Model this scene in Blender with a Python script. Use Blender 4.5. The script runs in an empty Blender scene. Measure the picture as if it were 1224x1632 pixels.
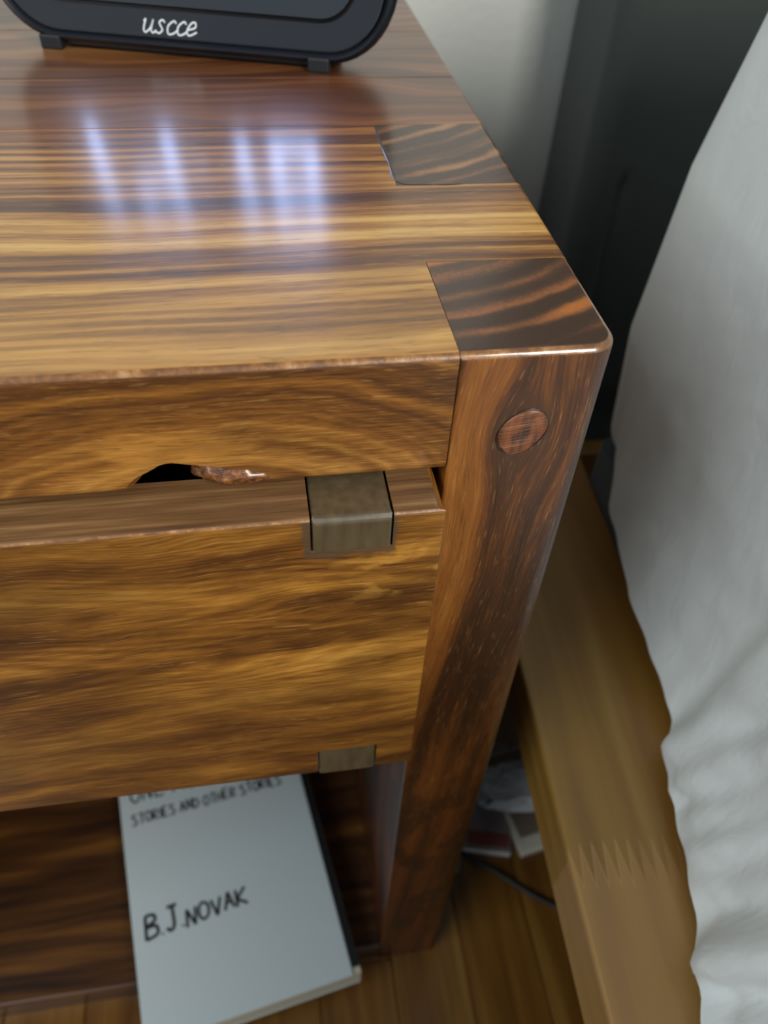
import bpy, bmesh, math, random
from mathutils import Vector, Matrix, noise
scene = bpy.context.scene
C = scene.collection
H = 0.56            # height of the nightstand
W = 0.0461          # thickness of leg and side panel
Y1, Y2, Y3 = 0.0493, 0.1042, 0.1604
DEPTH, LEFT = 0.40, -0.47
WALL_Y = 0.50

# ------------------------------------------------------------------ camera
cam = bpy.data.cameras.new('camera')
cam.sensor_fit = 'VERTICAL'; cam.sensor_height = 24.0
cam.lens = 1264.8 / 1632 * 24.0
cam.clip_start = 0.01; cam.clip_end = 50
cam.dof.use_dof = True
cam.dof.focus_distance = 0.255
cam.dof.aperture_fstop = 6.6
co = bpy.data.objects.new('camera', cam); C.objects.link(co)
r = Vector((0.98718, -0.15338, 0.04409)); u = Vector((0.08034, 0.71635, 0.6931)); f = Vector((0.13789, 0.68067, -0.71949))
M = Matrix((( r.x, u.x, -f.x, -0.09929), (r.y, u.y, -f.y, -0.17175), (r.z, u.z, -f.z, 0.68295), (0, 0, 0, 1)))
co.matrix_world = M
scene.camera = co

# ------------------------------------------------------------------ world, lights, exposure
world = bpy.data.worlds.new('world'); scene.world = world
world.use_nodes = True
bg = world.node_tree.nodes['Background']
bg.inputs[0].default_value = (0.80, 0.90, 1.0, 1); bg.inputs[1].default_value = 0.20

def area(name, loc, target, sx, sy, power, col):
    l = bpy.data.lights.new(name, 'AREA'); l.shape = 'RECTANGLE'; l.size = sx; l.size_y = sy
    l.energy = power; l.color = col
    o = bpy.data.objects.new(name, l); C.objects.link(o)
    o.location = loc
    d = (Vector(target) - Vector(loc)).normalized()
    o.rotation_euler = d.to_track_quat('-Z', 'Y').to_euler()
    return o
area('window_light', (0.95, -1.75, 1.80), (0, 0, 0.5), 0.6, 0.8, 46, (1.0, 0.96, 0.88))
area('room_light', (-1.6, -0.9, 1.7), (0, 0, 0.4), 1.3, 1.3, 21, (0.90, 0.97, 0.97))

scene.view_settings.view_transform = 'Standard'
scene.view_settings.look = 'None'
scene.view_settings.gamma = 1
scene.view_settings.use_curve_mapping = False
scene.view_settings.exposure = 0.35

# ------------------------------------------------------------------ helpers
def S(h):
    h = h.lstrip('#'); v = [int(h[i:i+2], 16)/255 for i in (0, 2, 4)]
    return tuple((c/12.92 if c <= 0.04045 else ((c+0.055)/1.055)**2.4) for c in v) + (1,)

class NT:
    def __init__(s, name):
        s.m = bpy.data.materials.new(name); s.m.use_nodes = True
        s.t = s.m.node_tree; s.b = s.t.nodes['Principled BSDF']; s.n = s.t.nodes; s.l = s.t.links
        s.tc = s.n.new('ShaderNodeTexCoord').outputs['Object']
    def put(s, sock, v):
        if isinstance(v, bpy.types.NodeSocket): s.l.new(v, sock)
        elif v is not None: sock.default_value = v
    def math(s, op, a, b=None, c=None, clamp=False):
        n = s.n.new('ShaderNodeMath'); n.operation = op; n.use_clamp = clamp
        for i, v in enumerate((a, b, c)):
            if v is not None: s.put(n.inputs[i], v)
        return n.outputs[0]
    def sep(s, v=None):
        n = s.n.new('ShaderNodeSeparateXYZ'); s.put(n.inputs[0], v or s.tc); return n.outputs
    def comb(s, x, y, z):
        n = s.n.new('ShaderNodeCombineXYZ')
        for i, v in enumerate((x, y, z)): s.put(n.inputs[i], v)
        return n.outputs[0]
    def scale(s, v, sc):
        n = s.n.new('ShaderNodeVectorMath'); n.operation = 'MULTIPLY'; s.put(n.inputs[0], v); n.inputs[1].default_value = sc
        return n.outputs[0]
    def noise(s, v, sc=1.0, det=2.0, rough=0.5, dist=0.0):
        n = s.n.new('ShaderNodeTexNoise'); s.put(n.inputs['Vector'], v)
        n.inputs['Scale'].default_value = sc; n.inputs['Detail'].default_value = det
        n.inputs['Roughness'].default_value = rough; n.inputs['Distortion'].default_value = dist
        return n.outputs[0]
    def ramp(s, fac, stops, interp='LINEAR'):
        n = s.n.new('ShaderNodeValToRGB'); n.color_ramp.interpolation = interp
        e = n.color_ramp.elements
        while len(e) < len(stops): e.new(0.5)
        for i, (p, c) in enumerate(stops):
            e[i].position = p; e[i].color = c if len(c) == 4 else (*c, 1)
        s.put(n.inputs[0], fac); return n.outputs[0]
    def mix(s, fac, a, b, mode='MIX'):
        n = s.n.new('ShaderNodeMix'); n.data_type = 'RGBA'; n.blend_type = mode
        s.put(n.inputs[0], fac); s.put(n.inputs[6], a); s.put(n.inputs[7], b)
        return n.outputs[2]
    def smooth(s, v, a, b):     # 0 at a, 1 at b
        n = s.n.new('ShaderNodeMapRange'); n.interpolation_type = 'SMOOTHSTEP'
        s.put(n.inputs[0], v); n.inputs[1].default_value = a; n.inputs[2].default_value = b
        return n.outputs[0]
    def pores(s, col, vec, amt=0.5, dark='#241206', light='#d8a860'):
        a = s.noise(vec, 1, 2.5, 0.7)
        col = s.mix(s.math('MULTIPLY', s.smooth(a, 0.56, 0.68), amt), col, S(dark))
        return s.mix(s.math('MULTIPLY', s.smooth(a, 0.42, 0.30), amt*0.45), col, S(light))
    def bump(s, h, dist, strength=1.0):
        n = s.n.new('ShaderNodeBump'); s.put(n.inputs['Height'], h)
        n.inputs['Distance'].default_value = dist; n.inputs['Strength'].default_value = strength
        s.l.new(n.outputs[0], s.b.inputs['Normal']); return n.outputs[0]
    def fin(s, col=None, rough=0.5, coat=0, coat_rough=0.1, spec=0.5, **k):
        s.put(s.b.inputs['Base Color'], col); s.put(s.b.inputs['Roughness'], rough)
        s.put(s.b.inputs['Coat Weight'], coat); s.put(s.b.inputs['Coat Roughness'], coat_rough)
        s.put(s.b.inputs['Specular IOR Level'], spec)
        for a, v in k.items(): s.put(s.b.inputs[a.replace('_', ' ')], v)
        return s.m

BR = [S('#2b170b'), S('#4b2a12'), S('#6f431b'), S('#95622a'), S('#b98a46')]

def simple(name, col, rough=0.5, **k):
    n = NT(name); return n.fin(col, rough, **k)

# -- tabletop: straight stripes along X, dark latewood lines
def mat_top():
    n = NT('tabletop_wood'); x, y, z = n.sep()
    wob = n.noise(n.scale(n.tc, (5, 9, 9)), 1, 2)
    yw = n.math('ADD', y, n.math('MULTIPLY', n.math('SUBTRACT', wob, 0.5), 0.016))
    st = n.noise(n.comb(n.math('MULTIPLY', x, 3.0), n.math('MULTIPLY', yw, 150), z), 1, 2.5, 0.62)
    rings = n.math('SINE', n.math('MULTIPLY', n.math('ADD', yw, n.math('MULTIPLY', n.noise(n.comb(x, n.math('MULTIPLY', y, 22), 0.3), 1, 1), 0.045)), 900))
    v = n.math('ADD', st, n.math('MULTIPLY', rings, 0.05))
    fib = n.noise(n.comb(n.math('MULTIPLY', x, 60), n.math('MULTIPLY', yw, 1500), z), 1, 2, 0.6)
    v = n.math('ADD', v, n.math('MULTIPLY', n.math('SUBTRACT', fib, 0.5), 0.22))
    col = n.ramp(v, [(0.28, S('#45260f')), (0.41, S('#6b421c')), (0.50, S('#93632c')), (0.60, S('#b5853f')), (0.74, S('#cda25c'))])
    front = n.smooth(n.math('ADD', y, n.math('MULTIPLY', x, 0.15)), 0.035, -0.02)
    col = n.mix(n.math('MULTIPLY', front, 0.45), col, S('#b88a48'))
    # darker and redder towards the back, plus dark blotches
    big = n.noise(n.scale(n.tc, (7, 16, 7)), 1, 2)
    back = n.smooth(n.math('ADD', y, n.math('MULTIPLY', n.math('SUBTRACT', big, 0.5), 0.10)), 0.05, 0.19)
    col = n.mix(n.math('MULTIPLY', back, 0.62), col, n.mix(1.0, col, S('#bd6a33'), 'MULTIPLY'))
    blot = n.smooth(n.noise(n.scale(n.tc, (13, 30, 9)), 1, 3), 0.52, 0.72)
    col = n.mix(n.math('MULTIPLY', blot, 0.35), col, S('#54331a'))
    col = n.pores(col, n.comb(n.math('MULTIPLY', x, 90), n.math('MULTIPLY', yw, 1300), z), 0.38)
    n.bump(n.math('ADD', n.math('MULTIPLY', fib, 0.3), st), 0.00018)
    return n.fin(col, 0.42, coat=0.9, coat_rough=0.21, spec=0.4)

# -- front edge of the top board: arched grain round the knot
def mat_front_edge():
    n = NT('front_edge_wood'); x, y, z = n.sep()
    wob = n.noise(n.scale(n.tc, (14, 14, 40)), 1, 3)
    dx = n.math('SUBTRACT', x, -0.112); dz = n.math('SUBTRACT', z, 0.516)
    right = n.smooth(dx, -0.02, 0.06)
    a = n.math('MULTIPLY', dx, n.math('ADD', 0.34, n.math('MULTIPLY', right, 0.12)))
    d = n.math('SQRT', n.math('ADD', n.math('MULTIPLY', a, a), n.math('MULTIPLY', dz, dz)))
    d = n.math('ADD', d, n.math('MULTIPLY', n.math('SUBTRACT', wob, 0.5), 0.012))
    rg = n.noise(n.comb(n.math('MULTIPLY', d, 150), 0.5, 0.5), 1, 2, 0.6)
    s2 = n.math('SINE', n.math('MULTIPLY', d, 520))
    fib = n.noise(n.comb(n.math('MULTIPLY', x, 90), y, n.math('MULTIPLY', z, 1300)), 1, 2, 0.6)
    v = n.math('ADD', n.math('ADD', rg, n.math('MULTIPLY', s2, 0.06)), n.math('MULTIPLY', n.math('SUBTRACT', fib, 0.5), 0.28))
    col = n.ramp(v, [(0.28, S('#371d09')), (0.42, S('#5d3712')), (0.54, S('#83531d')), (0.70, S('#ad7a36'))])
    ta = n.math('MULTIPLY', n.math('ADD', x, 0.124), 0.22); tb = n.math('SUBTRACT', z, 0.5335)
    ta = n.math('SQRT', n.math('ADD', n.math('MULTIPLY', ta, ta), n.math('MULTIPLY', tb, tb)))
    tong = n.smooth(n.math('ADD', ta, n.math('MULTIPLY', n.math('SUBTRACT', wob, 0.5), 0.006)), 0.0062, 0.0048)
    col = n.mix(n.math('MULTIPLY', tong, 0.75), col, S('#b27a32'))
    halo = n.smooth(d, 0.010, 0.006)
    col = n.mix(n.math('MULTIPLY', halo, 0.5), col, S('#b57a2e'))
    blot = n.smooth(n.noise(n.scale(n.tc, (16, 9, 40)), 1, 3), 0.50, 0.70)
    col = n.mix(n.math('MULTIPLY', blot, 0.55), col, S('#42250c'))
    col = n.pores(col, n.comb(n.math('MULTIPLY', x, 110), 0.3, n.math('MULTIPLY', n.math('ADD', z, n.math('MULTIPLY', wob, 0.01)), 1500)), 0.42)
    n.bump(n.math('ADD', fib, v), 0.00025)
    return n.fin(col, 0.45, coat=0.7, coat_rough=0.2, spec=0.4)

# -- plain back planks of the top
def mat_plank(seed, tone):
    n = NT('plank_wood'); x, y, z = n.sep()
    wob = n.noise(n.scale(n.tc, (7, 14, 9)), 1, 2)
    yw = n.math('ADD', n.math('ADD', y, seed), n.math('MULTIPLY', n.math('SUBTRACT', wob, 0.5), 0.05))
    v = n.noise(n.comb(n.math('MULTIPLY', x, 4), n.math('MULTIPLY', yw, 90), z), 1, 3, 0.6)
    col = n.ramp(v, [(0.30, S('#4a2a16')), (0.45, S('#6e4424')), (0.58, S('#8f6033')), (0.75, S('#b08550'))])
    col = n.mix(0.5, col, tone, 'MULTIPLY')
    n.bump(v, 0.0001)
    return n.fin(col, 0.42, coat=0.9, coat_rough=0.21, spec=0.4)

# -- drawer front
def mat_drawer():
    n = NT('drawer_wood'); x, y, z = n.sep()
    wob = n.noise(n.scale(n.tc, (9, 9, 26)), 1, 3)
    zw = n.math('ADD', z, n.math('MULTIPLY', n.math('SUBTRACT', wob, 0.5), 0.020))
    zw = n.math('SUBTRACT', zw, n.math('MULTIPLY', x, 0.03))
    st = n.noise(n.comb(n.math('MULTIPLY', x, 6.5), y, n.math('MULTIPLY', zw, 52)), 1, 5, 0.64)
    st = n.math('ADD', 0.5, n.math('MULTIPLY', n.math('SUBTRACT', st, 0.5), 1.0))
    # two long tongues whose tips point right
    def tongue(x0, z0, k, frq):
        dz = n.math('SUBTRACT', zw, z0)
        g = n.math('ADD', n.math('SUBTRACT', x, x0), n.math('MULTIPLY', n.math('MULTIPLY', dz, dz), k))
        return n.math('SINE', n.math('MULTIPLY', g, frq)), g
    t1, g1 = tongue(-0.135, 0.455, 260, 260)
    t2, g2 = tongue(-0.068, 0.484, 420, 230)
    up = n.smooth(z, 0.475, 0.468)
    tg = n.mix(up, n.comb(t2, t2, t2), n.comb(t1, t1, t1))
    low = n.smooth(z, 0.40, 0.44)
    tg = n.math('MULTIPLY', n.sep(tg)[0], n.math('MULTIPLY', low, 0.028))
    fib = n.noise(n.comb(n.math('MULTIPLY', x, 45), y, n.math('MULTIPLY', zw, 1300)), 1, 2.5, 0.65)
    v = n.math('ADD', n.math('ADD', st, tg), n.math('MULTIPLY', n.math('SUBTRACT', fib, 0.5), 0.20))
    col = n.ramp(v, [(0.30, S('#351c09')), (0.42, S('#573310')), (0.52, S('#7c4f1a')), (0.62, S('#a06e2a')), (0.76, S('#cb9846'))])
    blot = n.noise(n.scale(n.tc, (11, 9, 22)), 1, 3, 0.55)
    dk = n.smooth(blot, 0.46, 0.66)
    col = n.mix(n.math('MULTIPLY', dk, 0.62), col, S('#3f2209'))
    col = n.pores(col, n.comb(n.math('MULTIPLY', x, 75), 0.3, n.math('MULTIPLY', zw, 1100)), 0.40)
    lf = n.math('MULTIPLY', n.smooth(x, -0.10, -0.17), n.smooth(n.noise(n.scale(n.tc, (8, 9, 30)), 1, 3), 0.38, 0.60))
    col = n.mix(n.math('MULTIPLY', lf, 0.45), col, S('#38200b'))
    gx = n.math('ABSOLUTE', n.math('ADD', x, 0.0770)); gz = n.math('MULTIPLY', n.math('SUBTRACT', n.noise(n.scale(n.tc, (220, 220, 220)), 1, 2), 0.5), 0.004)
    glue = n.math('MULTIPLY', n.smooth(n.math('ADD', gx, gz), 0.0150, 0.0135), n.smooth(n.math('ADD', z, gz), 0.4965, 0.4985))
    col = n.mix(n.math('MULTIPLY', glue, 0.85), col, S('#4b3d2d'))
    gold = n.math('MULTIPLY', n.smooth(n.noise(n.scale(n.tc, (50, 9, 130)), 1, 4, 0.6), 0.50, 0.62), n.math('MULTIPLY', n.smooth(x, -0.10, -0.06), n.smooth(n.math('ABSOLUTE', n.math('SUBTRACT', z, 0.488)), 0.018, 0.006)))
    col = n.mix(n.math('MULTIPLY', gold, n.math('MULTIPLY', n.math('SUBTRACT', 1.0, glue), 0.38)), col, S('#d09a45'))
    n.bump(n.math('ADD', n.math('MULTIPLY', fib, 0.6), st), 0.0003)
    return n.fin(col, 0.42, coat=0.6, coat_rough=0.22, spec=0.4)

def mat_drawer_top():
    n = NT('drawer_edge_wood'); x, y, z = n.sep()
    v = n.noise(n.comb(n.math('MULTIPLY', x, 14), n.math('MULTIPLY', y, 420), z), 1, 3, 0.65)
    col = n.ramp(v, [(0.3, S('#4a3220')), (0.5, S('#6e4f31')), (0.72, S('#92714a'))])
    n.bump(v, 0.0002)
    return n.fin(col, 0.38, coat=0.5, coat_rough=0.2)

# -- leg, grain running up
def mat_leg():
    n = NT('leg_wood'); x, y, z = n.sep()
    wob = n.noise(n.scale(n.tc, (16, 16, 6)), 1, 2)
    xs = n.math('ADD', n.math('ADD', x, n.math('MULTIPLY', z, -0.07)), n.math('MULTIPLY', y, 0.6))
    # grain parts round the peg
    dx = n.math('SUBTRACT', x, -0.0242); dz = n.math('SUBTRACT', z, 0.531)
    dd = n.math('ADD', n.math('MULTIPLY', dx, dx), n.math('MULTIPLY', n.math('MULTIPLY', dz, dz), 0.35))
    push = n.math('MULTIPLY', n.math('MULTIPLY', n.math('EXPONENT', n.math('MULTIPLY', dd, -7000)), dx), 0.9)
    xw = n.math('SUBTRACT', n.math('ADD', xs, n.math('MULTIPLY', n.math('SUBTRACT', wob, 0.5), 0.016)), push)
    st = n.noise(n.comb(n.math('MULTIPLY', xw, 72), 0.37, n.math('MULTIPLY', z, 4)), 1, 3.5, 0.55)
    fib = n.noise(n.comb(n.math('MULTIPLY', xw, 1100), n.math('MULTIPLY', y, 900), n.math('MULTIPLY', z, 55)), 1, 2, 0.6)
    v = n.math('ADD', st, n.math('MULTIPLY', n.math('SUBTRACT', fib, 0.5), 0.24))
    col = n.ramp(v, [(0.34, S('#301a09')), (0.44, S('#47270e')), (0.52, S('#673a13')), (0.62, S('#7f4c1a')), (0.77, S('#a06a2f'))])
    halo = n.smooth(n.math('SQRT', dd), 0.0105, 0.0075)
    col = n.mix(n.math('MULTIPLY', halo, 0.6), col, S('#40270f'))
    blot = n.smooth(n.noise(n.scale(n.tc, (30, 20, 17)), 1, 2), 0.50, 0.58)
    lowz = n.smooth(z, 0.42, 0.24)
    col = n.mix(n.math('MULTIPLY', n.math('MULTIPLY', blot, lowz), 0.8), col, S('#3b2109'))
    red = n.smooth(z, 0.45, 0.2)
    col = n.mix(n.math('MULTIPLY', red, 0.75), col, n.mix(1.0, col, S('#a8713c'), 'MULTIPLY'))  # painted light falloff: leg made darker and redder towards the foot
    col = n.pores(col, n.comb(n.math('MULTIPLY', xw, 1300), n.math('MULTIPLY', y, 900), n.math('MULTIPLY', z, 90)), 0.42)
    n.bump(n.math('ADD', fib, st), 0.0002)
    return n.fin(col, 0.45, coat=0.6, coat_rough=0.22, spec=0.4)

# -- end grain on the joint fingers: curved growth rings
def mat_end(cx, cy, y0=0.0, axis='z', lightest='#a5622c'):
    n = NT('end_grain_wood'); x, y, z = n.sep()
    wob = n.noise(n.scale(n.tc, (45, 45, 45)), 1, 2)
    dx = n.math('SUBTRACT', x, cx); dy = n.math('SUBTRACT', y if axis == 'z' else z, cy)
    d = n.math('SQRT', n.math('ADD', n.math('MULTIPLY', dx, dx), n.math('MULTIPLY', dy, dy)))
    d = n.math('ADD', d, n.math('MULTIPLY', n.math('SUBTRACT', wob, 0.5), 0.006))
    s1 = n.math('SINE', n.math('MULTIPLY', d, 640))
    nz = n.noise(n.comb(n.math('MULTIPLY', d, 170), 0.2, 0.7), 1, 1)
    fine = n.noise(n.tc, 700, 2)
    patch = n.noise(n.scale(n.tc, (30, 30, 30)), 1, 2)
    v = n.math('ADD', n.math('ADD', n.math('MULTIPLY', s1, 0.16), nz), n.math('MULTIPLY', n.math('SUBTRACT', fine, 0.5), 0.25))
    v = n.math('ADD', v, n.math('MULTIPLY', n.math('SUBTRACT', patch, 0.5), 0.5))
    fm = n.smooth(n.math('ADD', y, n.math('MULTIPLY', n.math('SUBTRACT', patch, 0.5), 0.02)), y0 + 0.008, y0 + 0.022)
    v = n.math('SUBTRACT', v, n.math('MULTIPLY', n.math('SUBTRACT', 1.0, fm), 0.22))
    col = n.ramp(v, [(0.36, S('#3c281b')), (0.56, S('#513521')), (0.68, S('#74482a')), (0.92, S(lightest))])
    n.bump(fine, 0.0001)
    return n.fin(col, 0.42, coat=0.8, coat_rough=0.16, spec=0.4)

def mat_greyend():
    n = NT('drawer_side_end_grain')
    v = n.noise(n.scale(n.tc, (300, 300, 60)), 1, 3)
    col = n.ramp(v, [(0.3, S('#453a28')), (0.7, S('#564934'))])
    n.bump(v, 0.00008)
    return n.fin(col, 0.42, coat=0.7, coat_rough=0.16)

def mat_shelf():
    n = NT('shelf_wood'); x, y, z = n.sep()
    wob = n.noise(n.scale(n.tc, (5, 12, 9)), 1, 2)
    yw = n.math('ADD', y, n.math('MULTIPLY', n.math('SUBTRACT', wob, 0.5), 0.03))
    v = n.noise(n.comb(n.math('MULTIPLY', x, 5), n.math('MULTIPLY', yw, 80), n.math('MULTIPLY', z, 80)), 1, 3, 0.55)
    col = n.ramp(v, [(0.35, S('#2b170a')), (0.52, S('#4c2d11')), (0.72, S('#754a1d'))])
    n.bump(v, 0.0002)
    return n.fin(col, 0.42, coat=0.6, coat_rough=0.2)

def mat_rail():
    n = NT('light_rail_wood'); x, y, z = n.sep()
    xs = n.math('SUBTRACT', x, n.math('MULTIPLY', y, 0.055))
    wob = n.noise(n.scale(n.tc, (20, 6, 20)), 1, 2)
    v = n.noise(n.comb(n.math('ADD', n.math('MULTIPLY', xs, 90), n.math('MULTIPLY', wob, 1.5)), n.math('MULTIPLY', y, 4), n.math('MULTIPLY', z, 90)), 1, 3, 0.5)
    # finger joint across the rail: zigzag border of two tones
    tri = n.math('PINGPONG', xs, 0.0030)
    yj = n.math('ADD', y, n.math('MULTIPLY', tri, n.math('ADD', 3.0, n.math('MULTIPLY', wob, 7.0))))
    side = n.smooth(yj, -0.040, -0.0415)
    inx = n.math('MULTIPLY', n.smooth(xs, 0.030, 0.034), n.smooth(xs, 0.062, 0.058))
    col = n.ramp(v, [(0.3, S('#7d5a28')), (0.55, S('#94702f')), (0.75, S('#a5824a'))])
    col = n.mix(n.math('MULTIPLY', n.math('SUBTRACT', 1.0, side), 0.45), col, S('#7d5a24'))
    tooth = n.math('MULTIPLY', n.smooth(n.math('ABSOLUTE', n.math('ADD', yj, 0.0405)), 0.0022, 0.0004), inx)
    col = n.mix(n.math('MULTIPLY', side, 0.5), col, S('#a27a4c'))
    col = n.mix(n.math('MULTIPLY', tooth, 0.6), col, S('#b8925c'))
    col = n.mix(n.math('MULTIPLY', n.smooth(xs, 0.075, 0.085), 0.5), col, S('#7a4d16'))  # soft shade painted along the mattress side of the rail
    n.bump(v, 0.0001)
    return n.fin(col, 0.42, coat=0.3, coat_rough=0.3)

def mat_floor():
    n = NT('oak_floor_wood'); x, y, z = n.sep()
    info = n.n.new('ShaderNodeObjectInfo')
    off = n.math('MULTIPLY', info.outputs['Random'], 13.0)
    v = n.noise(n.comb(n.math('ADD', n.math('MULTIPLY', x, 75), off), n.math('MULTIPLY', y, 5), off), 1, 3, 0.55)
    col = n.ramp(v, [(0.3, S('#4f300f')), (0.5, S('#6b4717')), (0.72, S('#86602a'))])
    dark = n.math('MULTIPLY', info.outputs['Random'], 0.35)
    col = n.mix(dark, col, S('#6b4012'))
    n.bump(v, 0.0002)
    return n.fin(col, 0.35, coat=0.4, coat_rough=0.2)

def mat_cloth(name, col, sc=1500, d=0.0002, big=0.0, rough=0.9, sheen=0.2):
    n = NT(name)
    w = n.noise(n.tc, sc, 2, 0.6)
    h = w
    if big:
        h = n.math('ADD', w, n.math('MULTIPLY', n.noise(n.scale(n.tc, (30, 30, 12)), 1, 3, 0.5, 0.6), big))
    c = n.mix(n.math('MULTIPLY', n.math('SUBTRACT', w, 0.3), 0.5), col, tuple(v*0.85 for v in col[:3]) + (1,))
    n.bump(h, d)
    return n.fin(c, rough, Sheen_Weight=sheen)

def mat_wall():
    n = NT('painted_plaster')
    h = n.noise(n.tc, 160, 3)
    col = n.mix(n.noise(n.tc, 9, 2), S('#b9bcb8'), S('#c2c4bf'))
    n.bump(h, 0.0006)
    return n.fin(col, 0.75)

# -- mesh helpers ---------------------------------------------------
def link(name, bm, mats, parent=None, smooth=False):
    me = bpy.data.meshes.new(name); bmesh.ops.recalc_face_normals(bm, faces=bm.faces)
    bm.to_mesh(me); bm.free()
    if not isinstance(mats, (list, tuple)): mats = [mats]
    for m in mats: me.materials.append(m)
    if smooth:
        for p in me.polygons: p.use_smooth = True
    o = bpy.data.objects.new(name, me); C.objects.link(o)
    if parent is not None: o.parent = parent
    return o
def tag(o, label, cat, group=None):
    o['label'] = label; o['category'] = cat
    if group: o['group'] = group
    return o
def thing(name, label, cat, loc=(0, 0, 0), group=None):
    o = bpy.data.objects.new(name, None); C.objects.link(o); o.location = loc; o.empty_display_size = 0.05
    return tag(o, label, cat, group)
def box_bm(x0, x1, y0, y1, z0, z1, bev=0.0, seg=2):
    bm = bmesh.new(); bmesh.ops.create_cube(bm, size=1)
    for v in bm.verts:
        v.co = Vector(((x0+x1)/2 + v.co.x*(x1-x0), (y0+y1)/2 + v.co.y*(y1-y0), (z0+z1)/2 + v.co.z*(z1-z0)))
    if bev: bmesh.ops.bevel(bm, geom=list(bm.edges), offset=bev, segments=seg, affect='EDGES', profile=0.5)
    return bm
def prism(poly, plane, a0, a1, bevfun=None, bev=0.001, seg=2, base=0.0):
    """poly in the two other axes, extruded a0..a1 along 'plane' axis"""
    bm = bmesh.new()
    def P(p, a):
        return {'z': (p[0], p[1], a), 'y': (p[0], a, p[1]), 'x': (a, p[0], p[1])}[plane]
    A = [bm.verts.new(P(p, a0)) for p in poly]; B = [bm.verts.new(P(p, a1)) for p in poly]
    bm.faces.new(A); bm.faces.new(B[::-1])
    for i in range(len(poly)):
        j = (i+1) % len(poly); bm.faces.new((A[i], A[j], B[j], B[i]))
    bmesh.ops.recalc_face_normals(bm, faces=bm.faces)
    if bevfun:
        es = [e for e in bm.edges if bevfun((e.verts[0].co+e.verts[1].co)/2, (e.verts[1].co-e.verts[0].co).normalized())]
        bmesh.ops.bevel(bm, geom=es, offset=bev, segments=seg, affect='EDGES', profile=0.5)
    return bm
def bev_edges(bm, fun, off, seg=3):
    es = [e for e in bm.edges if fun((e.verts[0].co+e.verts[1].co)/2, (e.verts[1].co-e.verts[0].co).normalized())]
    if es: bmesh.ops.bevel(bm, geom=es, offset=off, segments=seg, affect='EDGES', profile=0.5)
def autosmooth(o, ang=40):
    me = o.data
    for p in me.polygons: p.use_smooth = True
    bm = bmesh.new(); bm.from_mesh(me)
    for e in bm.edges:
        if len(e.link_faces) == 2 and e.calc_face_angle() > math.radians(ang): e.smooth = False
    bm.to_mesh(me); bm.free()
    wn = o.modifiers.new('weighted', 'WEIGHTED_NORMAL'); wn.keep_sharp = True; wn.weight = 100
def setmat(o, fun):
    for p in o.data.polygons: p.material_index = fun(p)
def tube(pts, rad, nseg=8, flat=None):
    """tube through points; flat=(normal, factor) squashes it along a direction"""
    bm = bmesh.new(); rings = []
    for i, p in enumerate(pts):
        p = Vector(p)
        t = (Vector(pts[min(i+1, len(pts)-1)]) - Vector(pts[max(i-1, 0)])).normalized()
        up = Vector(flat[0]) if flat else (Vector((0, 0, 1)) if abs(t.z) < 0.95 else Vector((1, 0, 0)))
        a = t.cross(up).normalized(); b = a.cross(t).normalized()
        fb = flat[1] if flat else 1
        rr = rad(i/(len(pts)-1)) if callable(rad) else rad
        rings.append([bm.verts.new(p + a*rr*math.cos(2*math.pi*k/nseg) + b*rr*fb*math.sin(2*math.pi*k/nseg)) for k in range(nseg)])
    for i in range(len(rings)-1):
        for k in range(nseg):
            bm.faces.new((rings[i][k], rings[i][(k+1) % nseg], rings[i+1][(k+1) % nseg], rings[i+1][k]))
    bm.faces.new(rings[0][::-1]); bm.faces.new(rings[-1])
    return bm
def merge(dst, src):
    me = bpy.data.meshes.new('tmp'); src.to_mesh(me); src.free(); dst.from_mesh(me); bpy.data.meshes.remove(me)
def catmull(pts, n=6):
    pts = [Vector(p) for p in pts]; out = []
    for i in range(len(pts)-1):
        p0 = pts[max(i-1, 0)]; p1 = pts[i]; p2 = pts[i+1]; p3 = pts[min(i+2, len(pts)-1)]
        for k in range(n):
            t = k/n
            out.append(0.5*((2*p1)+(-p0+p2)*t+(2*p0-5*p1+4*p2-p3)*t*t+(-p0+3*p1-3*p2+p3)*t**3))
    out.append(pts[-1]); return out

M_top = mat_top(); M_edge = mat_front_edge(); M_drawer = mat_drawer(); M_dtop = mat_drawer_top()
def mat_worn_glint():  # rubbed edges, coloured paler to help paint the highlight along them
    n = NT('rubbed_glint_edge_wood'); x, y, z = n.sep()
    v = n.noise(n.scale(n.tc, (160, 160, 160)), 1, 4, 0.7)
    col = n.ramp(v, [(0.38, S('#65401d')), (0.54, S('#86592b')), (0.72, S('#b08a5c'))])
    n.bump(v, 0.00025)
    return n.fin(col, 0.38, coat=1.0, coat_rough=0.075, spec=0.6)
M_worn_glint = mat_worn_glint()
M_leg = mat_leg(); M_shelf = mat_shelf()
M_end1 = mat_end(-0.058, 0.118); M_end2 = mat_end(-0.085, 0.245, 0.1, lightest='#946c42')
M_grey = mat_greyend(); M_wall = mat_wall(); M_floor = mat_floor(); M_rail = mat_rail()

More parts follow.
